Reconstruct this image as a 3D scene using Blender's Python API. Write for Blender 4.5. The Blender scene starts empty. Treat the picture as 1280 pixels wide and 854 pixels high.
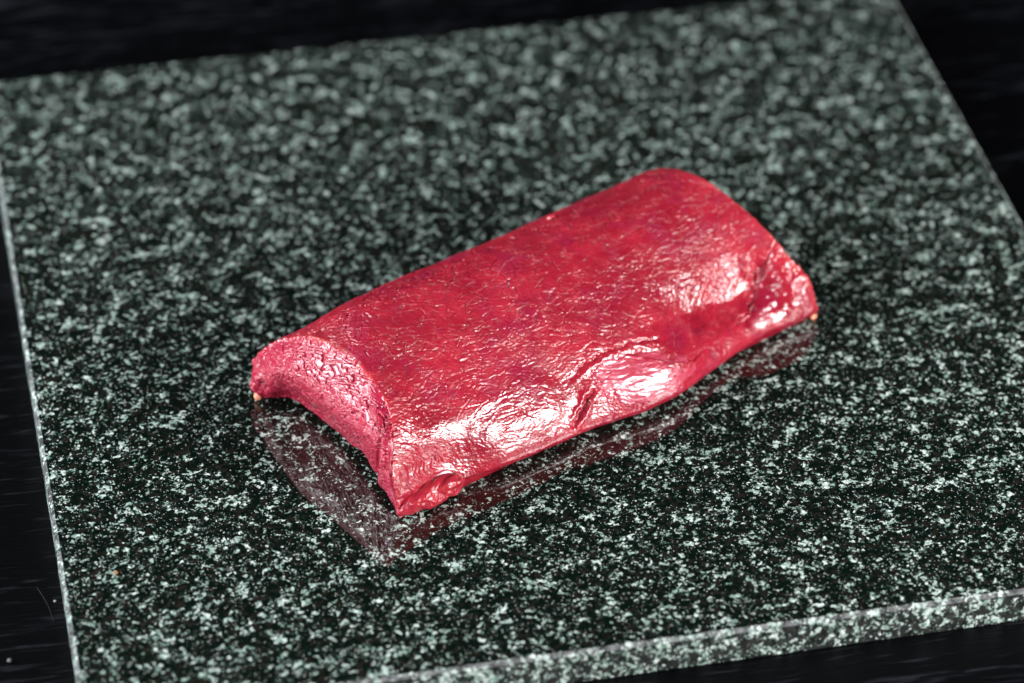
import bpy, bmesh, math, random
import numpy as np
from mathutils import Matrix, Vector

random.seed(4)
scene = bpy.context.scene

# ------------------------------------------------------------------ camera
# world: metres, slab top = z 0, slab front-left corner = origin
cam_d = bpy.data.cameras.new('camera')
cam = bpy.data.objects.new('camera', cam_d)
scene.collection.objects.link(cam)
scene.camera = cam
cam_d.sensor_width = 36.0
cam_d.lens = 120.0
cam_d.clip_start = 0.02
cam_d.clip_end = 30.0
RX = Vector((0.9788, -0.2049, 0.0052)).normalized()
FW = Vector((0.1665, 0.7798, -0.6035)).normalized()
UP = RX.cross(FW).normalized()
RX = FW.cross(UP).normalized()
cam.matrix_world = Matrix(((RX.x, UP.x, -FW.x, -0.0259),
                           (RX.y, UP.y, -FW.y, -0.6309),
                           (RX.z, UP.z, -FW.z, 0.5908),
                           (0, 0, 0, 1)))
cam_d.dof.use_dof = True
cam_d.dof.focus_distance = 0.925
cam_d.dof.aperture_fstop = 7.2
cam_d.dof.aperture_blades = 9

# ------------------------------------------------------------------ world, lamps, exposure
world = bpy.data.worlds.new('World')
scene.world = world
world.use_nodes = True
bg = world.node_tree.nodes['Background']
bg.inputs['Color'].default_value = (0.75, 0.85, 1.0, 1)
bg.inputs['Strength'].default_value = 0.005


def softbox(name, loc, target, sx, sy, power, col):
    d = bpy.data.lights.new(name, 'AREA')
    d.shape = 'RECTANGLE'
    d.size, d.size_y = sx, sy
    d.energy = power
    d.color = col
    o = bpy.data.objects.new(name, d)
    scene.collection.objects.link(o)
    o.location = loc
    o.rotation_euler = (Vector(target) - Vector(loc)).to_track_quat('-Z', 'Y').to_euler()
    return o


softbox('softbox_key', (0.76, -0.40, 0.325), (0.15, 0.10, 0.0), 0.40, 0.24, 14.5, (1.0, 0.98, 0.96))
softbox('softbox_fill', (-0.82, 0.42, 0.52), (0.12, 0.10, 0.0), 0.55, 0.36, 15.0, (0.93, 0.96, 1.0))
softbox('softbox_left', (-0.82, -0.26, 0.36), (0.12, 0.10, 0.0), 0.40, 0.30, 12.5, (0.97, 0.98, 1.0))
softbox('softbox_top', (-0.38, 0.42, 0.88), (0.15, 0.11, 0.0), 0.16, 0.16, 1.2, (1.0, 0.99, 0.98))

scene.view_settings.view_transform = 'Standard'
scene.view_settings.look = 'None'
scene.view_settings.gamma = 1.0
scene.view_settings.use_curve_mapping = False
scene.view_settings.exposure = 0.1

# ------------------------------------------------------------------ helpers


def link(o, parent=None):
    scene.collection.objects.link(o)
    if parent is not None:
        o.parent = parent
    return o


def tag(o, label=None, category=None, kind=None, group=None):
    if label:
        o['label'] = label
    if category:
        o['category'] = category
    if kind:
        o['kind'] = kind
    if group:
        o['group'] = group
    return o


class NT:
    """small node-tree builder"""

    def __init__(self, name):
        self.m = bpy.data.materials.new(name)
        self.m.use_nodes = True
        self.t = self.m.node_tree
        self.t.nodes.clear()
        self.out = self.t.nodes.new('ShaderNodeOutputMaterial')

    def n(self, typ, props=None, **ins):
        nd = self.t.nodes.new('ShaderNode' + typ)
        for k, v in (props or {}).items():
            setattr(nd, k, v)
        for k, v in ins.items():
            self.set(nd, k.replace('_', ' '), v)
        return nd

    def set(self, nd, key, v):
        s = nd.inputs[int(key) if key.isdigit() else key]
        if isinstance(v, bpy.types.NodeSocket):
            self.t.links.new(v, s)
        else:
            s.default_value = v

    def math(self, op, a, b=None, clamp=False):
        nd = self.t.nodes.new('ShaderNodeMath')
        nd.operation = op
        nd.use_clamp = clamp
        self.set(nd, '0', a)
        if b is not None:
            self.set(nd, '1', b)
        return nd.outputs[0]

    def ramp(self, v, lo, hi, a=0.0, b=1.0, smooth=True):
        nd = self.t.nodes.new('ShaderNodeMapRange')
        nd.interpolation_type = 'SMOOTHSTEP' if smooth else 'LINEAR'
        self.set(nd, 'Value', v)
        nd.inputs['From Min'].default_value = lo
        nd.inputs['From Max'].default_value = hi
        nd.inputs['To Min'].default_value = a
        nd.inputs['To Max'].default_value = b
        return nd.outputs['Result']

    def mix(self, f, a, b):
        nd = self.t.nodes.new('ShaderNodeMix')
        nd.data_type = 'RGBA'
        self.set(nd, '0', f)
        self.set(nd, '6', a)
        self.set(nd, '7', b)
        return nd.outputs[2]

    def vec(self, src, scale, loc=(0, 0, 0)):
        nd = self.t.nodes.new('ShaderNodeMapping')
        self.set(nd, 'Vector', src)
        nd.inputs['Scale'].default_value = scale
        nd.inputs['Location'].default_value = loc
        return nd.outputs[0]

    def noise(self, vec, scale, detail=2, rough=.5, dist=0.0):
        nd = self.t.nodes.new('ShaderNodeTexNoise')
        self.set(nd, 'Vector', vec)
        nd.inputs['Scale'].default_value = scale
        nd.inputs['Detail'].default_value = detail
        nd.inputs['Roughness'].default_value = rough
        nd.inputs['Distortion'].default_value = dist
        return nd.outputs['Fac']


def C(r, g, b):
    return (r, g, b, 1.0)


# ------------------------------------------------------------------ materials: granite, table


def granite(name, side=0.0):
    k = NT(name)
    tc = k.n('TexCoord').outputs['Object']
    mm = k.vec(tc, (1000, 1000, 1000))
    # warp the coordinates so that grain borders are ragged
    wn = k.n('TexNoise', Vector=mm, Scale=0.7, Detail=3.0)
    off = k.n('VectorMath', {'operation': 'MULTIPLY_ADD'})
    k.t.links.new(wn.outputs['Color'], off.inputs[0])
    off.inputs[1].default_value = (1.6, 1.6, 1.6)
    k.t.links.new(mm, off.inputs[2])
    wp = off.outputs[0]
    clump = k.noise(mm, 0.16, 3, .6)
    fine = k.noise(wp, 0.60, 4, .62, 0.6)
    bits = k.noise(mm, 1.5, 2, .6)
    cells = k.n('TexVoronoi', {'feature': 'F1'}, Vector=wp, Scale=1.15)
    sep = k.n('SeparateColor', Color=cells.outputs['Color'])
    rnd = sep.outputs[0]
    rnd2 = sep.outputs[1]
    score = k.math('ADD', k.math('ADD', k.math('MULTIPLY', fine, 1.0), k.math('MULTIPLY', clump, 0.62)),
                   k.math('ADD', k.math('MULTIPLY', rnd, 0.18), k.math('MULTIPLY', bits, 0.22)))
    score = k.math('SUBTRACT', score, 0.185 - (0.06 if side else 0.0))
    light = k.ramp(score, 0.934, 0.978)
    mid = k.ramp(score, 0.855, 0.965)
    grn = k.mix(rnd2, C(0.024, 0.055, 0.042), C(0.050, 0.060, 0.055))
    dark = k.mix(k.ramp(k.noise(mm, 0.5, 2), .48, .64), C(0.0018, 0.0048, 0.0034), C(0.012, 0.010, 0.008))
    bright = k.math('POWER', rnd2, 1.4)
    pale = k.mix(bright, C(0.17, 0.27, 0.225), C(0.64, 0.72, 0.69))
    # a second, smaller kind of pale crystal scattered between the clumps
    small = k.n('TexVoronoi', {'feature': 'F1'}, Vector=wp, Scale=1.9)
    s2 = k.n('SeparateColor', Color=small.outputs['Color'])
    tiny = k.math('MULTIPLY', k.ramp(s2.outputs[0], .86, .89), k.ramp(small.outputs['Distance'], .36, .20))
    col = k.mix(mid, dark, grn)
    col = k.mix(tiny, col, k.mix(s2.outputs[1], C(0.16, 0.22, 0.20), C(0.60, 0.64, 0.63)))
    col = k.mix(light, col, pale)
    b = k.n('BsdfPrincipled')
    if side:
        col = k.mix(k.ramp(k.noise(mm, .35, 4, .7), .35, .65, side * .2, side * 1.6), col, C(0.50, 0.51, 0.54))
        b.inputs['Roughness'].default_value = 0.5
        b.inputs['Specular IOR Level'].default_value = 0.08
    else:
        b.inputs['Roughness'].default_value = 0.035
    k.set(b, 'Base Color', col)
    b.inputs['IOR'].default_value = 1.64
    k.t.links.new(b.outputs[0], k.out.inputs[0])
    return k.m


def table_mat():
    k = NT('black_stained_wood')
    tc = k.n('TexCoord').outputs['Object']
    g = k.vec(tc, (110, 1500, 1500))
    wob = k.noise(k.vec(tc, (9, 30, 30)), 1.0, 2)
    gv = k.n('VectorMath', {'operation': 'ADD'})
    k.t.links.new(g, gv.inputs[0])
    cx = k.n('CombineXYZ', Y=k.math('MULTIPLY', wob, 26.0))
    k.t.links.new(cx.outputs[0], gv.inputs[1])
    pores = k.noise(gv.outputs[0], 0.55, 3, .6)
    patch = k.noise(k.vec(tc, (12, 60, 60)), 1.0, 2)
    ridge = k.ramp(k.math('ADD', pores, k.math('MULTIPLY', patch, 0.30)), .70, .86)
    col = k.mix(ridge, C(0.0007, 0.0008, 0.0013), C(0.010, 0.011, 0.015))
    b = k.n('BsdfPrincipled')
    k.set(b, 'Base Color', col)
    k.set(b, 'Roughness', k.ramp(ridge, 0, 1, .42, .6))
    b.inputs['Specular IOR Level'].default_value = 0.14
    bm_ = k.n('Bump', Height=pores)
    bm_.inputs['Strength'].default_value = 0.5
    bm_.inputs['Distance'].default_value = 0.0006
    k.t.links.new(bm_.outputs[0], b.inputs['Normal'])
    k.t.links.new(b.outputs[0], k.out.inputs[0])
    return k.m


# ------------------------------------------------------------------ table and slab
def box_mesh(name, x0, x1, y0, y1, z0, z1, cham=0.0):
    bm = bmesh.new()
    c = cham
    rings = [(z0, 0.0), (z1 - c, 0.0), (z1, c)] if c else [(z0, 0.0), (z1, 0.0)]
    vs = []
    for z, i in rings:
        vs.append([bm.verts.new(p) for p in ((x0 + i, y0 + i, z), (x1 - i, y0 + i, z), (x1 - i, y1 - i, z), (x0 + i, y1 - i, z))])
    bm.faces.new(vs[0][::-1])
    top = bm.faces.new(vs[-1])
    for a in range(len(vs) - 1):
        for j in range(4):
            f = bm.faces.new((vs[a][j], vs[a][(j + 1) % 4], vs[a + 1][(j + 1) % 4], vs[a + 1][j]))
            f.material_index = 1 if a == 0 else 2
    top.material_index = 0
    me = bpy.data.meshes.new(name)
    bm.to_mesh(me)
    bm.free()
    return me


tm = box_mesh('table', -1.1, 1.5, -0.55, 1.25, -0.0505, -0.0105, 0.003)
m_table = table_mat()
for _ in range(3):
    tm.materials.append(m_table)
table = link(bpy.data.objects.new('table', tm))
tag(table, kind='structure')

sm = box_mesh('granite_slab', 0.0, 0.300, 0.0, 0.300, -0.0103, 0.0, 0.0010)
sm.materials.append(granite('polished_granite'))
sm.materials.append(granite('honed_granite_side', 0.025))
sm.materials.append(granite('ground_granite_edge', 0.18))
slab = link(bpy.data.objects.new('granite_slab', sm))
tag(slab, 'square polished dark green speckled granite slab lying on the black table', 'slab')

# ------------------------------------------------------------------ numpy noise


def _h(ix, iy, seed):
    h = (ix.astype(np.int64) * 374761393 + iy.astype(np.int64) * 668265263 + seed * 1274126177) & 0xffffffff
    h = ((h ^ (h >> 13)) * 1274126177) & 0xffffffff
    h = ((h ^ (h >> 16)) * 2246822519) & 0xffffffff
    h = h ^ (h >> 15)
    return (h & 0xffffff) / float(0x1000000)


def perlin(x, y, seed=0):
    ix = np.floor(x)
    iy = np.floor(y)
    fx = x - ix
    fy = y - iy
    u = fx * fx * fx * (fx * (fx * 6 - 15) + 10)
    v = fy * fy * fy * (fy * (fy * 6 - 15) + 10)

    def g(dx, dy):
        a = _h(ix + dx, iy + dy, seed) * 2 * math.pi
        return np.cos(a) * (fx - dx) + np.sin(a) * (fy - dy)
    a = g(0, 0) * (1 - u) + g(1, 0) * u
    b = g(0, 1) * (1 - u) + g(1, 1) * u
    return (a * (1 - v) + b * v) * 1.5


def fbm(x, y, seed=0, oct=4, gain=.5):
    s = 0
    a = 1.0
    for o in range(oct):
        s = s + a * perlin(x * 2 ** o + 13.7 * o, y * 2 ** o - 7.1 * o, seed + o)
        a *= gain
    return s


def ridged(x, y, seed=0, oct=3):
    s = 0
    a = 1.0
    for o in range(oct):
        s = s + a * (1 - np.abs(perlin(x * 2 ** o, y * 2 ** o, seed + 31 * o)) * 2)
        a *= .5
    return s


def voronoi(x, y, seed=0):
    """distance to the nearest cell border (F2-F1) and a random value per cell"""
    ix = np.floor(x)
    iy = np.floor(y)
    f1 = np.full(x.shape, 9.0)
    f2 = np.full(x.shape, 9.0)
    cid = np.zeros(x.shape)
    for dx in (-1, 0, 1):
        for dy in (-1, 0, 1):
            jx = ix + dx
            jy = iy + dy
            px = jx + _h(jx, jy, seed)
            py = jy + _h(jx, jy, seed + 77)
            d = np.hypot(px - x, py - y)
            r = _h(jx, jy, seed + 177)
            nearer = d < f1
            f2 = np.where(nearer, f1, np.minimum(f2, d))
            cid = np.where(nearer, r, cid)
            f1 = np.where(nearer, d, f1)
    return f2 - f1, cid


def sstep(a, b, x):
    t = np.clip((x - a) / (b - a), 0, 1)
    return t * t * (3 - 2 * t)


# ------------------------------------------------------------------ the cut of meat: base form
# local frame in millimetres: u along the cut, v across it (0 = near edge), z up
ORG = np.array([91.5, 61.5, 0.0])
ANG = math.radians(26)
UA = np.array([math.cos(ANG), math.sin(ANG), 0])
VA = np.array([-math.sin(ANG), math.cos(ANG), 0])

# each section: 12 control points (u, v, z) from the near lower edge over the top to the rear lower edge
STD = [(1.5, 0), (-2.6, 3.2), (-.4, 9.6), (6.0, 17.4), (14.8, 24.4), (25.6, 30.0), (36.5, 32.9), (47, 32.2), (57, 27.3), (64, 18), (67, 9), (66, 0)]


def std(u, near=0.0, top=1.0, dv=0.0, mods=None):
    out = []
    for i, (v, z) in enumerate(STD):
        w = max(0, 1 - v / 30.0)
        out.append([u, v + near * w + dv, z * top])
    for i, m in (mods or {}).items():
        out[i] = [out[i][0] + m[0], out[i][1] + m[1], out[i][2] + m[2]]
    return out


SEC = [
    [(0, 0, 0), (-.3, .8, 6), (-.6, 2.2, 13.5), (3.5, 6.8, 20.5), (7.0, 13.5, 25.5), (8.2, 24, 29.6), (8.4, 36, 30.5), (7.4, 47, 29), (6.0, 56, 25), (3.0, 64.5, 18.5), (.5, 70, 9.5), (-1.3, 66, 0)],
    std(17, 0.6, .985, 0, {1: (0, 2.6, 0.6), 2: (0, 2.6, 0), 3: (0, 0, 0.5), 8: (0, 0, -.4)}),
    std(34, 0.0, 1.01),
    std(60, -1.3, 1.00),
    std(88, -4.0, .975, 0, {2: (0, -.8, 0), 3: (0, -.6, -.6)}),
    std(113, 0.2, .975, 0, {3: (0, 1.2, -1.0), 4: (0, .8, -1.0)}),
    std(128, 2.2, .985, 0, {3: (0, 1.5, -1.4), 4: (0, .6, -1.2)}),
    [(148, .6, 0), (148.3, -1.8, 3.6), (147.5, 0, 11), (144.5, 5, 19), (141.6, 12.5, 25.6), (139, 24, 31), (137.2, 36, 33.3), (134.5, 47, 32), (130.5, 57, 27.3), (127.5, 64, 18), (126, 67, 9), (125, 66, 0)],
]
KNOT = np.array([0, 14, 34, 60, 90, 113, 128, 142], float)
# lower lip of the front cut (arched, its legs reach the slab), matched to the top control points
LIP = [(0, 0, 0), (.6, 3.4, 1.0), (1.2, 7, 2.0), (2.4, 12.7, 3.2), (3.6, 17.9, 3.2), (5.4, 24.0, 3.7), (6.3, 34.3, 1.8), (6.3, 45.7, 1.7), (5.7, 54.0, 1.8), (4.2, 59.3, 1.9), (1.2, 61.5, 2.1), (-1.3, 66, 0)]
# the cut bulges most along this line, half way down; below it the face turns under
MID = [(0, 0, 0), (-.4, 1.8, 5.4), (-1.1, 3.2, 10.5), (-.9, 5.9, 18.4), (-.4, 11.8, 20.9), (0, 21.4, 20.3), (0, 32.6, 20), (-.3, 41.7, 20), (-.8, 50.7, 18.3), (-1.6, 58.2, 13.2), (-2.3, 65.4, 6.6), (-1.3, 66, 0)]


def herm(x, xp, fp):
    """cubic Hermite through (xp, fp) with finite-difference slopes; fp (K, ...)"""
    fp = np.asarray(fp, float)
    h = np.diff(xp)
    d = np.diff(fp, axis=0) / h.reshape(-1, *([1] * (fp.ndim - 1)))
    m = np.empty_like(fp)
    m[0] = d[0]
    m[-1] = d[-1]
    sh = [1] * (fp.ndim - 1)
    w1 = h[1:].reshape(-1, *sh)
    w0 = h[:-1].reshape(-1, *sh)
    m[1:-1] = (d[:-1] * w1 + d[1:] * w0) / (w0 + w1)
    i = np.clip(np.searchsorted(xp, x, side='right') - 1, 0, len(h) - 1)
    hh = h[i]
    t = ((x - xp[i]) / hh).reshape(-1, *sh)
    hh = hh.reshape(-1, *sh)
    return ((1 + 2 * t) * (1 - t) ** 2 * fp[i] + t * (1 - t) ** 2 * hh * m[i]
            + t * t * (3 - 2 * t) * fp[i + 1] + t * t * (t - 1) * hh * m[i + 1])


def chord(P):
    d = np.hypot(np.diff([p[1] for p in P]), np.diff([p[2] for p in P]))
    return np.concatenate([[0], np.cumsum(d)])


NS = 520                       # samples round the arch
NT_, NF, NB, NE = 720, 140, 60, 60   # rows: top, front cut, bottom, far cut
S0 = chord(std(60))
SARC = np.linspace(0, S0[-1], NS)


def meat_base():
    secs = np.array([herm(SARC, S0, np.array(s, float)) for s in SEC])          # (K, NS, 3)
    kk = np.linspace(KNOT[0], KNOT[-1], NT_)
    top = herm(kk, KNOT, secs)                                                # (NT_, NS, 3)
    lip = herm(SARC, S0, np.array(LIP, float))
    # front cut: top edge -> bulge -> lip
    mid = herm(SARC, S0, np.array(MID, float))
    front = herm(np.linspace(0, 1, NF), np.array([0, .52, 1.0]), np.stack([top[0], mid, lip]))
    # far cut: top edge -> slab, nearly upright
    te = np.linspace(0, 1, NE)[:, None, None]
    foot = top[-1].copy()
    foot[:, 2] = 0.6 * np.sin(np.linspace(0, math.pi, NS))
    foot[:, 0] -= 2.0 * np.sin(np.linspace(0, math.pi, NS))
    foot[:, 1] = top[-1][:, 1] * .94 + 2
    foot[0] = top[-1][0]
    foot[-1] = top[-1][-1]
    far = top[-1] * (1 - te) + foot * te
    # underside: lip arch dies away towards the middle
    tb = np.linspace(0, 1, NB)[:, None]
    under = np.zeros((NB, NS, 3))
    for c in range(2):
        under[:, :, c] = lip[:, c] * (1 - tb) + foot[:, c] * tb
    fade = np.exp(-(tb * 147 / 26.0) ** 1.5)
    under[:, :, 2] = lip[:, 2] * fade + foot[:, 2] * tb + 0.5 * np.sin(np.linspace(0, math.pi, NS)) * (1 - fade)
    # one continuous strip: underside(far->front), front cut (lip->top), top, far cut
    strip = np.concatenate([under[::-1][:-1], front[::-1][:-1], top, far[1:]], axis=0)
    reg = np.concatenate([np.zeros(NB - 1), np.ones(NF - 1), np.full(NT_, 2), np.full(NE - 1, 3)])
    return strip, reg


def smooth_rows(P, n, lo=None, hi=None):
    for _ in range(n):
        Q = P.copy()
        Q[1:-1] = .25 * P[:-2] + .5 * P[1:-1] + .25 * P[2:]
        if lo is not None:
            w = np.ones(len(P))
            P = Q
        else:
            P = Q
    return P


def normals(P):
    a = np.gradient(P, axis=0)
    b = np.gradient(P, axis=1)
    n = np.cross(a, b)
    n /= np.linalg.norm(n, axis=2, keepdims=True) + 1e-12
    return n


# END_BASE  (everything above is the smooth form)


def pline(U, S, pts):
    """distance to a polyline in (u, s) and the signed side"""
    best = np.full(U.shape, 1e9)
    side = np.zeros(U.shape)
    for (a, b), (c, d) in zip(pts[:-1], pts[1:]):
        dx, dy = c - a, d - b
        L2 = dx * dx + dy * dy
        t = np.clip(((U - a) * dx + (S - b) * dy) / L2, 0, 1)
        ex = U - (a + t * dx)
        ey = S - (b + t * dy)
        e = np.hypot(ex, ey)
        sg = np.sign(dx * ey - dy * ex)
        side = np.where(e < best, sg, side)
        best = np.minimum(best, e)
    return best, side


def taper(U, S, pts, lo=.25):
    """1 along the line, falling off towards both ends"""
    p0 = np.array(pts[0])
    p1 = np.array(pts[-1])
    d = p1 - p0
    t = ((U - p0[0]) * d[0] + (S - p0[1]) * d[1]) / (d @ d)
    return np.clip(np.minimum(t + .05, 1.05 - t) / lo, 0, 1)


def blob(U, S, cu, cs, ru, rs, rot=0.0):
    c, s = math.cos(rot), math.sin(rot)
    x = (U - cu) * c + (S - cs) * s
    y = -(U - cu) * s + (S - cs) * c
    return np.exp(-((x / ru) ** 2 + (y / rs) ** 2))


SLIT_A = [(61.5, 20.5), (66, 22.6), (73.9, 24.6), (84.4, 24.6), (92, 22)]
SLIT_B = [(66.5, 15.6), (63.5, 13.6), (61.0, 11.1), (56.5, 8.2)]
STEP = [(79, 22.3), (83, 21.3), (87.4, 17.9), (92, 15), (99, 12.0), (106, 11.5)]
FOLD = [(140.3, 27.6), (136, 24.5), (132.7, 21.0), (129.5, 16), (126.5, 12.8), (121, 11.5)]
SINEWS = [
    [(27.9, 64.4), (32.1, 64.4), (37.8, 62.3), (45.6, 57.6)],
    [(49.8, 53.6), (60.1, 56.0), (65.6, 59.3), (74.8, 61.2)],
    [(61.5, 41.3), (65.6, 41.0), (71.8, 43.0), (76.6, 43.2), (82.1, 45.1)],
    [(42.3, 37.2), (48.4, 36.7), (53.8, 35.9), (58.5, 36.4)],
    [(31.0, 34.0), (35.9, 34.5), (39.2, 34.0)],
    [(58.7, 31.0), (64.0, 31.0), (67.9, 30.4)],
    [(44.7, 31.0), (50.8, 29.9), (55.5, 29.4)],
    [(40.5, 26.1), (45.4, 25.3), (48.9, 25.8)],
    [(41.0, 22.6), (44.4, 22.8), (47.5, 23.4)],
    [(28.0, 34.8), (32.7, 34.0), (37.2, 33.7)],
    [(9.8, 69.9), (14.6, 61.4), (21.4, 56.0)],
    [(10.6, 59.5), (15.3, 51.1), (19.4, 49.5)],
    [(28.7, 47.0), (29.8, 43.2), (30.8, 39.1)],
    [(74.8, 33.4), (78.2, 34.0), (82.4, 34.0)],
    [(117.0, 65.8), (125.9, 61.7), (129.7, 52.2)],
    [(107.6, 57.9), (118.3, 53.0), (117.6, 44.9)],
]


def meat_detail():
    P, reg = meat_base()
    P = smooth_rows(P, 14)
    N = normals(P)
    R = np.repeat(reg[:, None], NS, 1)
    S = np.repeat(SARC[None, :], len(P), 0)
    U = P[..., 0]
    Z = P[..., 2]
    top = R == 2
    # ---------------- broad form on the skin side
    flank = sstep(40, 20, S)
    H = np.zeros(U.shape)
    H += 0.42 * fbm(U / 21, S / 14, 3, 3)
    H += 0.8 * blob(U, S, 81, 14.5, 15, 7, -.2)                 # silverskin bulge
    H -= 0.9 * blob(U, S, 60, 17, 6, 9, .3)                    # pinch before it
    # hollow near the far end: drops off sharply below a ridge line, rolls back out lower down
    rl = 36.5 - (U - 97) * .17 + 1.2 * fbm(U / 9, S / 9, 45, 2)
    q = rl - S
    hw = sstep(92, 108, U) * sstep(141, 134, U)
    qq = np.clip(q, 0, 11.5)
    H -= hw * .34 * qq * qq / (qq + .8) * sstep(25, 11, q)
    H += 0.7 * blob(U, S, 141.0, 14, 6, 8, .4)                 # lobe at the far corner
    H += 1.0 * blob(U, S, 110, 6, 22, 3.5, -.05)               # lower roll
    H -= 0.5 * blob(U, S, 12, 12, 7, 6, -.5)                   # dip behind the front rim
    H += 0.3 * blob(U, S, 36, 12, 14, 7)
    jx = .55 * fbm(U / 2.2, S / 2.2, 33, 3)
    jy = .55 * fbm(U / 2.2, S / 2.2, 37, 3)
    d, sg = pline(U + jx, S + jy, SLIT_A)
    tp = taper(U, S, SLIT_A)
    H -= tp * 0.75 * np.exp(-(d / .45) ** 2) * sstep(-.5, .2, perlin(U / 4, S / 4, 39))
    H += tp * 0.55 * np.exp(-((d - 1.4) / 1.1) ** 2) * (sg < 0)
    d, sg = pline(U + jx, S + jy, SLIT_B)
    tp = taper(U, S, SLIT_B)
    H -= tp * 1.15 * np.exp(-(d / .55) ** 2)
    H += tp * 0.5 * np.exp(-((d - 1.4) / .8) ** 2)
    d, sg = pline(U + jx, S + jy, STEP)
    tp = taper(U, S, STEP)
    H += tp * 0.45 * sg * -1 * np.exp(-(d / 2.5) ** 2) * sstep(0, .25, d)
    wob = 1.7 * fbm(U / 3.5, S / 3.5, 40, 4)
    wob2 = 1.7 * fbm(U / 3.5, S / 3.5, 46, 4)
    d, sg = pline(U + wob, S + wob2, FOLD)
    tp = taper(U, S, FOLD, .15)
    H -= tp * 1.5 * np.exp(-(d / 1.0) ** 2) * (.45 + .55 * sstep(-.4, .3, perlin(U / 5, S / 5, 48)))
    H += (U > 128) * .55 * blob(U, S, 140, 16, 9, 10) * fbm(U / 3.2, S / 2.6, 49, 3)
    # ---------------- skin relief: mud-crack like creases, long fibres, short cross wrinkles
    wx = U + .9 * fbm(U / 4, S / 4, 11, 3)
    wy = S + .9 * fbm(U / 4, S / 4, 17, 3)
    act = sstep(-.6, .25, fbm(U / 11, S / 9, 23, 2))
    e1, c1 = voronoi(wx / 5.2 + .25 * wy / 2.6, wy / 2.7, 5)
    H -= .28 * act * (1 - .9 * flank) * np.exp(-(e1 / .075) ** 2)
    H += .07 * act * (1 - .9 * flank) * np.exp(-((e1 - .22) / .09) ** 2)
    e2, c2 = voronoi(wx / 2.1, wy / 1.25, 9)
    act2 = sstep(-.1, .5, fbm(U / 7, S / 6, 29, 2))
    H -= .12 * act2 * (1 - .7 * flank) * np.exp(-(e2 / .10) ** 2)
    H += .02 * (c2 - .5) * act2
    H += .05 * ridged(wx / 9.0, wy / .95, 51, 2) * sstep(-.3, .4, fbm(U / 16, S / 7, 61, 2))
    act3 = sstep(.05, .5, fbm(U / 6, S / 5, 71, 2))
    H += .085 * act3 * (1 - .6 * flank) * ridged((wx * .9 + wy * .45) / 1.25, (wy - wx * .3) / 4.6, 81, 2)
    H += (.06 - .045 * flank) * fbm(U / .9, S / .7, 91, 3)
    # flank: flowing streaks where the side has been pulled
    fx = U + 3.0 * fbm(U / 12, S / 8, 101, 2)
    fy = S + 3.0 * fbm(U / 12, S / 8, 107, 2)
    dirw = sstep(34, 10, U)
    along = np.where(dirw > .5, fx * .65 - fy * .76, fx)
    acrs = np.where(dirw > .5, fx * .76 + fy * .65, fy + .12 * fx)
    lowf = flank * sstep(2, 7, S)
    st = ridged(along / 9.0, acrs / 1.7, 121, 3)
    H += lowf * (.05 + .15 * dirw) * st * (.3 + .7 * sstep(-.3, .4, fbm(U / 9, S / 6, 151, 2)))
    H += lowf * .025 * ridged(along / 4.5, acrs / .6, 131, 2)
    H += flank * .022 * fbm(U / .6, S / .5, 161, 2)
    # rows of short beads in the far hollow
    hol = blob(U, S, 117, 27, 20, 8.5, -.12)
    H += hol * .22 * ridged((U * .75 + S * .66) / 4.8, (U * -.66 + S * .75 + 2 * fbm(U / 6, S / 6, 141, 2)) / 1.25, 145, 2)
    # net of fine fibres and creases, their glints painted pale: long ones along the cut, short ticks across it
    nx = U + .9 * fbm(U / 7, S / 6, 411, 3) + .5 * S
    ny = S + .55 * fbm(U / 7, S / 6, 417, 3) - .06 * U
    def thin(a, w):
        return np.exp(-(a / w) ** 2)
    g1 = sstep(-.25, .35, fbm(U / 9, S / 4.5, 431, 3))
    g2 = sstep(-.05, .40, fbm(U / 7, S / 6, 433, 3))
    g3 = sstep(-.05, .45, fbm(U / 5, S / 7, 437, 3))
    v1, _ = voronoi(nx / 8.5, ny / 2.7, 421)
    v2, _ = voronoi((nx + .7 * ny) / 2.3, ny / 5.0, 423)
    v3, _ = voronoi(nx / 3.0, ny / 1.6, 425)
    dash = sstep(-.25, .25, fbm(U / 1.7, S / 1.7, 441, 2))
    net = np.maximum.reduce([thin(v1, .085) * g1, thin(v2, .10) * g2 * .95, thin(v3, .08) * g3 * .3]) * (.25 + .75 * dash)
    crease = np.maximum.reduce([thin(v1 - .17, .08) * g1, thin(v2 - .22, .10) * g2, thin(v3 - .18, .08) * g3 * .7])
    H += .12 * crease * sstep(4, 18, S) * (1 - .5 * flank)
    net *= sstep(4, 18, S) * (1 - .5 * flank)
    H -= .36 * net
    # sinews: thin raised threads
    sin_m = np.zeros(U.shape)
    for i, pl in enumerate(SINEWS):
        j1 = .35 * fbm(U / 1.5, S / 1.5, 200 + i, 2)
        d, sg = pline(U + j1, S + j1, pl)
        brk = sstep(-.35, .15, perlin(U / 1.8, S / 1.8, 300 + i))
        a = taper(U, S, pl) * np.exp(-(d / .19) ** 2) * (.15 + .85 * brk)
        H += .16 * a
        sin_m = np.maximum(sin_m, a)
    sin_m = np.maximum(sin_m, net)  # painted glints of the net share the sinews' pale mask
    # small dents with a sharp bright rim
    for (cu, cs, ru, rs, rot, dep) in ((13, 22, 2.2, .7, -.2, .55), (70, 46.3, 3.0, .8, -.4, -.35), (76.5, 33.8, 1.5, .5, 0, .3)):
        H -= dep * blob(U, S, cu, cs, ru, rs, rot)
    # tiny droplets and beads
    e3, c3 = voronoi(U / 1.9, S / 1.9, 400)
    bead, cb = voronoi(U / 3.1 + 5, S / 3.1, 401)
    # ---------------- front cut: cracked, crumbly grain
    T = np.zeros(U.shape)
    row = np.arange(len(P))
    f0, f1 = NB - 1, NB - 1 + NF - 1                             # rows of the front cut (lip .. top edge)
    tt = np.clip((row - f0) / float(f1 - f0), 0, 1)[:, None] * np.ones((1, NS))
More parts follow.
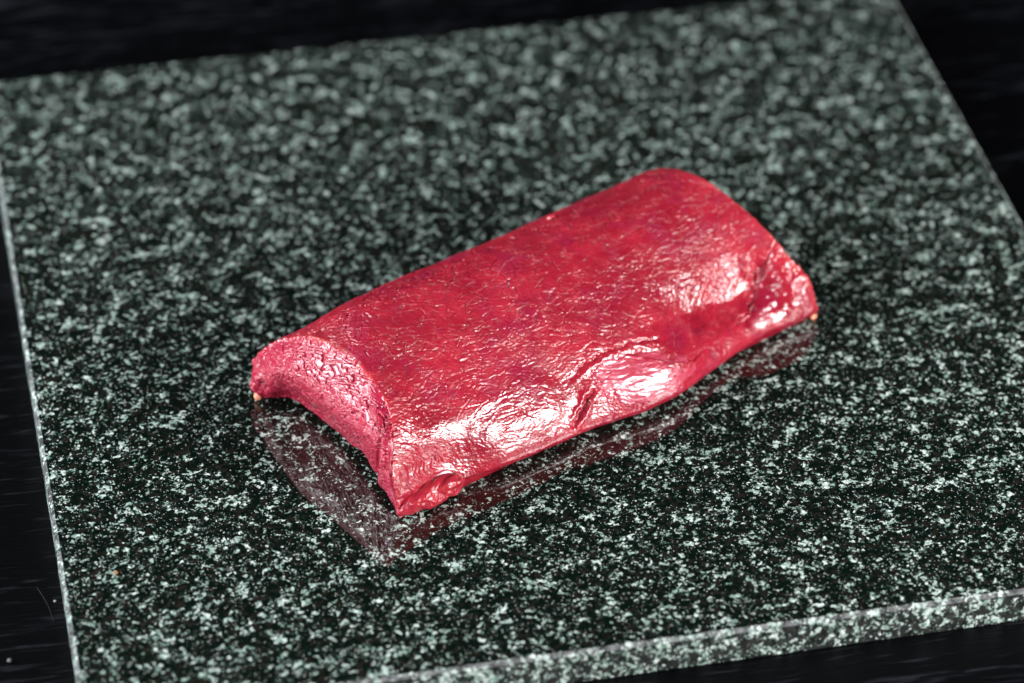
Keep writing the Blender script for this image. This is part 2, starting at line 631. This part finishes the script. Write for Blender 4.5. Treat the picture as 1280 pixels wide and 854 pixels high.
    seglen = np.linalg.norm(P[f1] - P[f0], axis=1)[None, :]
    T = tt * seglen
    cwx = S + 1.2 * fbm(S / 5, T / 3.5, 501, 3)
    cwy = T + 1.0 * fbm(S / 5, T / 3.5, 509, 3) + .22 * S
    F = np.zeros(U.shape)
    k1, q1 = voronoi(cwx / 4.2, cwy / 1.2, 521)
    ka = sstep(-.7, .1, fbm(S / 6, T / 4, 531, 2))
    F -= .70 * ka * np.exp(-(k1 / .08) ** 2)
    k2, q2 = voronoi(cwx / 1.6, cwy / .75, 541)
    F -= .14 * sstep(-.1, .5, fbm(S / 4, T / 3, 547, 2)) * np.exp(-(k2 / .10) ** 2)
    F += .05 * (q1 - .5)
    F += .028 * fbm(S / .6, T / .45, 551, 2)
    F += .35 * fbm(S / 8, T / 6, 561, 2)
    # fold between the near leg and the arch of the cut
    leg_d, sg = pline(S, tt, [(25.5, -.1), (25.8, .35), (26.5, .8)])
    F -= 1.1 * np.exp(-((S - (27.5 + 4 * (tt - .5))) / 1.4) ** 2) * sstep(1.0, .55, tt)
    F += .7 * np.exp(-((S - (21 + 3 * (tt - .5))) / 3.0) ** 2) * sstep(1.05, .5, tt)
    # two deep gashes
    for g in ([(36, .80), (33, .84), (30.5, .80)], [(46, .55), (43, .60), (40.5, .62)]):
        dd, _ = pline(S, tt * 22, [(a, b * 22) for a, b in g])
        F -= .8 * np.exp(-(dd / .38) ** 2)
    # rear end of the cut is lumpy
    F += 1.1 * sstep(84, 98, S) * fbm(S / 5, T / 4, 571, 2)
    # ---------------- blend the two across the rim
    rim = (np.exp(-((row[:, None] - f1) / 5.0) ** 2) + .8 * np.exp(-((row[:, None] - (f1 + NT_ - 1)) / 7.0) ** 2)) * np.ones((1, NS))
    wt = np.where(R == 2, sstep(0, 9, row[:, None] - f1), 0.0)
    wf = np.where(R == 1, sstep(0, 7, f1 - row[:, None]) * sstep(0, 6, row[:, None] - f0 + 2), 0.0)
    wfar = np.where(R == 3, 1.0, 0.0)
    edge = sstep(0, 3.5, S) * sstep(0, 3.5, SARC[-1] - S)
    jag = .5 * fbm(S / 1.8, S * 0 + 3.3, 601, 3) * np.exp(-((row[:, None] - f1) / 7.0) ** 2)
    D = (wt * H + wf * F) * (.15 + .85 * edge) + jag * edge
    fr = row[:, None] - (f1 + NT_ - 1)
    D += np.where(R == 3, (.5 * fbm(S / 5, fr / 9.0, 611, 3) + H[f1 + NT_ - 1][None, :] * np.clip(1 - fr / 25., 0, 1)) * edge, 0)
    Q = P + N * D[..., None]
    Q[..., 2] = np.maximum(Q[..., 2], 0.02)
    cut = np.where(R == 1, sstep(0, 3, f1 - row[:, None]), 0.0)
    # silverskin sheet mask
    sil = sstep(.36, .52, blob(U, S, 82, 14.5, 17, 8.2, -.28) + .20 * fbm(U / 5, S / 3, 701, 4))
    sil = np.where(top, sil, 0)
    # how wet the surface is: moist on the pulled side and the cut, drier on the top
    wet = sstep(34, 20, S + 5 * fbm(U / 9, S / 7, 711, 3))
    wet = np.maximum(wet, hw * sstep(-2, 3, q) * sstep(30, 20, q))
    wet = np.maximum(wet, .55 * sstep(.25, .6, fbm(U / 4, S / 3, 717, 3)))
    wet = np.where(R == 1, 1.0, np.where(top, wet, .5))
    return Q, N, R, U, S, cut, rim * edge, np.where(top, sin_m, 0), sil, wet


def to_world(Q):
    return (ORG + Q[..., :1] * UA + Q[..., 1:2] * VA + Q[..., 2:] * np.array([0, 0, 1.0]))


def grid_mesh(name, W, base, attrs=None, keep=None):
    """W (n, m, 3) in mm world -> mesh in metres relative to base"""
    n, m, _ = W.shape
    co = ((W - base) / 1000.0).reshape(-1, 3)
    idx = np.arange(n * m).reshape(n, m)
    q = np.stack([idx[:-1, :-1], idx[:-1, 1:], idx[1:, 1:], idx[1:, :-1]], -1).reshape(-1, 4)
    if keep is not None:
        k = keep.reshape(-1)
        q = q[k[q].all(axis=1)]
        used = np.unique(q)
        re = np.full(n * m, -1)
        re[used] = np.arange(len(used))
        q = re[q]
        co = co[used]
        attrs = {a: v.reshape(-1)[used] for a, v in (attrs or {}).items()}
    a0, a1, a2 = co[q[:, 0]], co[q[:, 1]], co[q[:, 2]]
    mid_ = co.mean(axis=0) * (0.0 if keep is not None else 1.0)
    if np.einsum('ij,ij->i', a0 - mid_, np.cross(a1 - mid_, a2 - mid_)).sum() < 0:
        q = q[:, ::-1]                                           # faces look outwards
    me = bpy.data.meshes.new(name)
    me.vertices.add(len(co))
    me.vertices.foreach_set('co', co.astype(np.float32).ravel())
    me.loops.add(len(q) * 4)
    me.loops.foreach_set('vertex_index', q.astype(np.int32).ravel())
    me.polygons.add(len(q))
    me.polygons.foreach_set('loop_start', np.arange(0, len(q) * 4, 4, dtype=np.int32))
    me.polygons.foreach_set('loop_total', np.full(len(q), 4, dtype=np.int32))
    me.polygons.foreach_set('use_smooth', np.ones(len(q), dtype=bool))
    for a, v in (attrs or {}).items():
        at = me.attributes.new(a, 'FLOAT', 'POINT')
        at.data.foreach_set('value', np.asarray(v, np.float32).ravel())
    me.update()
    me.validate()
    return me


def meat_mat(name, membrane=False):
    k = NT(name)
    tc = k.n('TexCoord').outputs['Object']
    mm = k.vec(tc, (1000, 1000, 1000))
    cut = k.n('Attribute', {'attribute_name': 'cut'}).outputs['Fac']
    rim = k.n('Attribute', {'attribute_name': 'rim'}).outputs['Fac']
    sin_ = k.n('Attribute', {'attribute_name': 'sinew_glint'}).outputs['Fac']
    wet = k.n('Attribute', {'attribute_name': 'wet'}).outputs['Fac']
    big = k.noise(mm, 0.06, 3, .5)
    mid = k.noise(mm, 0.45, 4, .6)
    fib = k.noise(mm, 1.6, 3, .6)
    purple = k.noise(k.vec(mm, (1, 1, 1), (40, 9, 3)), 0.11, 4, .6)
    col = k.mix(k.ramp(big, .35, .65), C(0.27, 0.007, 0.021), C(0.37, 0.013, 0.031))
    col = k.mix(k.ramp(purple, .47, .68, 0, .6), col, C(0.25, 0.008, 0.045))
    col = k.mix(k.ramp(mid, .42, .70, 0, .55), col, C(0.21, 0.005, 0.019))
    col = k.mix(k.ramp(fib, .56, .72, 0, .35), col, C(0.46, 0.030, 0.060))
    col = k.mix(k.math('MULTIPLY', cut, .55), col, C(0.42, 0.016, 0.060))
    col = k.mix(k.math('MULTIPLY', rim, k.ramp(k.noise(mm, .35, 3), .35, .65, .05, .45)), col, C(0.62, 0.07, 0.05))
    col = k.mix(k.math('MULTIPLY', sin_, .24), col, C(0.74, 0.27, 0.28))  # pale sinews, plus the net's glints put into the colour
    if membrane:
        col = k.mix(k.ramp(mid, .3, .7, .25, .65), col, C(0.55, 0.10, 0.16))
    b = k.n('BsdfPrincipled')
    k.set(b, 'Base Color', col)
    b.inputs['Subsurface Weight'].default_value = 0.25
    b.inputs['Subsurface Radius'].default_value = (1.0, 0.22, 0.20)
    b.inputs['Subsurface Scale'].default_value = 0.0022
    rough = k.ramp(k.noise(mm, 0.25, 4, .6), .35, .65, .18, .30)
    rough = k.math('ADD', rough, k.math('MULTIPLY', cut, .06))
    rough = k.math('ADD', rough, k.ramp(wet, 0, 1, .16, 0.0))
    if membrane:
        rough = k.ramp(mid, .3, .7, .14, .26)
    k.set(b, 'Roughness', rough)
    b.inputs['IOR'].default_value = 1.48 if not membrane else 1.55
    k.set(b, 'Coat Weight', k.ramp(wet, 0, 1, .15, .65) if not membrane else 1.0)
    b.inputs['Coat Roughness'].default_value = 0.15
    grain = k.noise(mm, 1.5, 3, .62)
    hgt = k.math('ADD', k.math('MULTIPLY', k.noise(mm, 3.6, 2, .6), .35), grain)
    if membrane:
        fibre = k.noise(k.vec(k.n('VectorRotate', {'rotation_type': 'Z_AXIS'}, Vector=mm, Angle=-ANG).outputs[0], (.35, 2.4, 2.4)), 1.0, 3, .6)
        hgt = k.math('ADD', k.math('MULTIPLY', hgt, .35), fibre)
    bu = k.n('Bump', Height=hgt)
    bu.inputs['Strength'].default_value = 0.9
    bu.inputs['Distance'].default_value = 0.00011
    k.t.links.new(bu.outputs[0], b.inputs['Normal'])
    k.t.links.new(b.outputs[0], k.out.inputs[0])
    return k.m


Q, NRM, REG, UU, SS, CUT, RIM, SIN, SIL, WET = meat_detail()
BASE = ORG + 72 * UA + 32 * VA
meat = bpy.data.objects.new('meat_cut', None)
link(meat)
meat.location = BASE / 1000.0
meat.empty_display_size = 0.02
tag(meat, 'raw deep red cut of meat with an arched cut end on the granite slab', 'meat')

M_MEAT = meat_mat('raw_red_meat')
M_SILVER = meat_mat('wet_silverskin', True)
W = to_world(Q)
me = grid_mesh('muscle', W, BASE, {'cut': CUT, 'rim': RIM, 'sinew_glint': SIN, 'wet': WET})
me.materials.append(M_MEAT)
muscle = link(bpy.data.objects.new('muscle', me), meat)

# silverskin: thin wet membrane over the bulge on the near side, its border sinks into the muscle
i0, i1 = NB + NF - 2, NB + NF - 2 + NT_
sub = (slice(i0, i1), slice(5, 170))
msk = SIL[sub]
nn = NRM[sub]
Qs = Q[sub].copy()
sm_ = Qs.copy()
for _ in range(140):
    sm_[1:-1, 1:-1] = (sm_[1:-1, 1:-1] * 2 + sm_[:-2, 1:-1] + sm_[2:, 1:-1] + sm_[1:-1, :-2] + sm_[1:-1, 2:]) / 6
us, ss = UU[sub], SS[sub]
lift = (msk - .55) * .42
tex = .10 * ridged(us / 8, (ss + .2 * us + fbm(us / 8, ss / 5, 803, 2)) / 1.5, 801, 3) * msk
Ms = Qs * (1 - msk[..., None] * .8) + sm_ * msk[..., None] * .8 + nn * (lift + tex)[..., None]
sme = grid_mesh('silverskin', to_world(Ms), BASE, {'cut': msk * 0, 'rim': msk * 0, 'sinew_glint': msk * 0, 'wet': msk * 0 + 1}, keep=msk > 0.02)
sme.materials.append(M_SILVER)
silver = link(bpy.data.objects.new('silverskin', sme), meat)
tag(silver, 'shiny pale silverskin patch on the near side')


# small trimmed flap at the foot of the front corner, and flecks of fat
def lump_mesh(name, spine, radii, seed, amp=.25, nseg=40, nring=90, sq=1.0):
    """rounded lump along a spine (local u, v, z in mm); radii per spine point (across, up)"""
    sp = np.array(spine, float)
    rr = np.array(radii, float)
    t = np.linspace(0, 1, nring)
    kx = np.linspace(0, 1, len(sp))
    c = herm(t, kx, sp)
    r = np.maximum(herm(t, kx, rr), .01)
    cap = np.sqrt(np.clip(1 - (np.abs(t - .5) * 2) ** 6, 0, 1))[:, None]
    r = r * cap
    tg = np.gradient(c, axis=0)
    tg /= np.linalg.norm(tg, axis=1, keepdims=True)
    sd = np.cross(tg, [0, 0, 1.0])
    sd /= np.linalg.norm(sd, axis=1, keepdims=True)
    up = np.cross(sd, tg)
    a = np.linspace(0, 2 * math.pi, nseg)
    ca, sa = np.cos(a)[None, :], np.sin(a)[None, :]
    ca, sa = np.sign(ca) * np.abs(ca) ** sq, np.sign(sa) * np.abs(sa) ** sq
    n_ = (1 + amp * fbm(t[:, None] * 3 + ca * .7, sa * .7 + t[:, None], seed, 3)
          + amp * .22 * fbm(t[:, None] * 22 + ca * 4, sa * 4 + t[:, None] * 5, seed + 5, 2))
    G = c[:, None, :] + sd[:, None, :] * (r[:, :1] * ca * n_)[..., None] + up[:, None, :] * (r[:, 1:] * sa * n_)[..., None]
    G[:, -1] = G[:, 0]
    G[..., 2] = np.maximum(G[..., 2], .03)
    z = np.zeros(G.shape[:2])
    return grid_mesh(name, to_world(G), BASE, {'cut': z + .3, 'rim': z + .45, 'sinew_glint': z, 'wet': z + .6})


fm = lump_mesh('flap', [(-.6, .6, 1.2), (3, .1, 2.6), (9, -.4, 3.4), (15, -.8, 3.9), (21, -.8, 3.8)],
               [(.9, 1.1), (2.2, 2.5), (2.8, 3.2), (2.8, 3.0), (2.2, 2.5)], 900, .34, 64, 120, .72)
fm.materials.append(M_MEAT)
flap = link(bpy.data.objects.new('flap', fm), meat)
tag(flap, 'small bright red trimmed flap at the front corner')


def fat_mat():
    k = NT('meat_fat')
    tc = k.n('TexCoord').outputs['Object']
    f = k.noise(tc, 1500, 3)
    b = k.n('BsdfPrincipled')
    k.set(b, 'Base Color', k.mix(k.ramp(f, .35, .65), C(0.72, 0.42, 0.24), C(0.70, 0.18, 0.12)))
    b.inputs['Subsurface Weight'].default_value = .3
    b.inputs['Subsurface Scale'].default_value = .001
    b.inputs['Roughness'].default_value = .3
    k.t.links.new(b.outputs[0], k.out.inputs[0])
    return k.m


M_FAT = fat_mat()


def fleck(pts, rad, seed, mat):
    m_ = lump_mesh('fat_fleck', pts, rad, seed, .3, 20, 30)
    m_.materials.append(mat)
    return link(bpy.data.objects.new('fat_fleck', m_), meat)


fleck([(-1.6, 66.6, 1.3), (-1.5, 65.4, 1.6), (-1.0, 64.0, 2.0)], [(.4, .7), (.7, 1.1), (.5, .8)], 910, M_FAT)
fleck([(146.6, -.8, .9), (148.2, -.9, 1.0), (149.4, -.3, .5)], [(.5, .6), (.55, .7), (.3, .35)], 911, M_FAT)
p_ = Q[i0 + int(NT_ * .66), np.argmin(abs(SARC - 72))]
fleck([(p_[0] - 1.6, p_[1], p_[2] + .1), (p_[0], p_[1] + .2, p_[2] + .5), (p_[0] + 1.6, p_[1], p_[2] + .2)], [(.5, .5), (.8, .8), (.5, .5)], 912, M_MEAT)

# ------------------------------------------------------------------ specks


def speck(name, x, y, z, r, col, seed, label, category, stretch=(1, 1, .7)):
    bm = bmesh.new()
    bmesh.ops.create_icosphere(bm, subdivisions=2, radius=r)
    rnd = random.Random(seed)
    for v in bm.verts:
        v.co *= 1 + rnd.uniform(-.22, .22)
        v.co = Vector((v.co.x * stretch[0], v.co.y * stretch[1], v.co.z * stretch[2]))
    zmin = min(v.co.z for v in bm.verts)
    for v in bm.verts:
        v.co.z -= zmin
    m_ = bpy.data.meshes.new(name)
    bm.to_mesh(m_)
    bm.free()
    k = NT(name + '_matter')
    b = k.n('BsdfPrincipled')
    t_ = k.n('TexCoord').outputs['Object']
    k.set(b, 'Base Color', k.mix(k.noise(t_, 2500, 2), C(*[c * .7 for c in col]), C(*col)))
    b.inputs['Roughness'].default_value = .6
    k.t.links.new(b.outputs[0], k.out.inputs[0])
    m_.materials.append(k.m)
    o = link(bpy.data.objects.new(name, m_))
    o.location = (x, y, z)
    return tag(o, label, category)


speck('crumb', 0.0143, 0.0539, 0.0002, .00045, (.45, .17, .05), 1, 'tiny orange crumb on the granite near its left edge', 'crumb')
speck('dust_speck', -0.0160, 0.0369, -.0103, .0006, (.2, .2, .22), 2, 'blurred grey dust speck on the table at the bottom left corner', 'dust')
speck('dust_speck', -0.0021, 0.0580, -.0103, .00035, (.5, .5, .52), 3, 'tiny pale dust speck on the table beside the slab\'s left edge', 'dust')


# one thin pale fibre of lint lying on the table
def lint():
    a, b = Vector((-0.0063, 0.0648, -0.0103)), Vector((-0.0033, 0.0502, -0.0103))
    bm = bmesh.new()
    prev = None
    n = 14
    for i in range(n):
        t = i / (n - 1)
        c = a.lerp(b, t) + Vector((.0006 * math.sin(t * 3.0), 0, 0))
        ring = [bm.verts.new(c + Vector((.00006 * math.cos(q), 0, .00006 + .00006 * math.sin(q)))) for q in (0, 2.1, 4.2)]
        if prev:
            for q in range(3):
                bm.faces.new((prev[q], prev[(q + 1) % 3], ring[(q + 1) % 3], ring[q]))
        prev = ring
    m_ = bpy.data.meshes.new('lint_fibre')
    bm.to_mesh(m_)
    bm.free()
    k = NT('lint')
    bs = k.n('BsdfPrincipled')
    k.set(bs, 'Base Color', k.mix(k.noise(k.n('TexCoord').outputs['Object'], 900, 2), C(.05, .05, .055), C(.10, .10, .11)))
    k.t.links.new(bs.outputs[0], k.out.inputs[0])
    m_.materials.append(k.m)
    o = link(bpy.data.objects.new('lint_fibre', m_))
    tag(o, 'thin pale lint fibre lying on the black table left of the slab', 'lint')


lint()
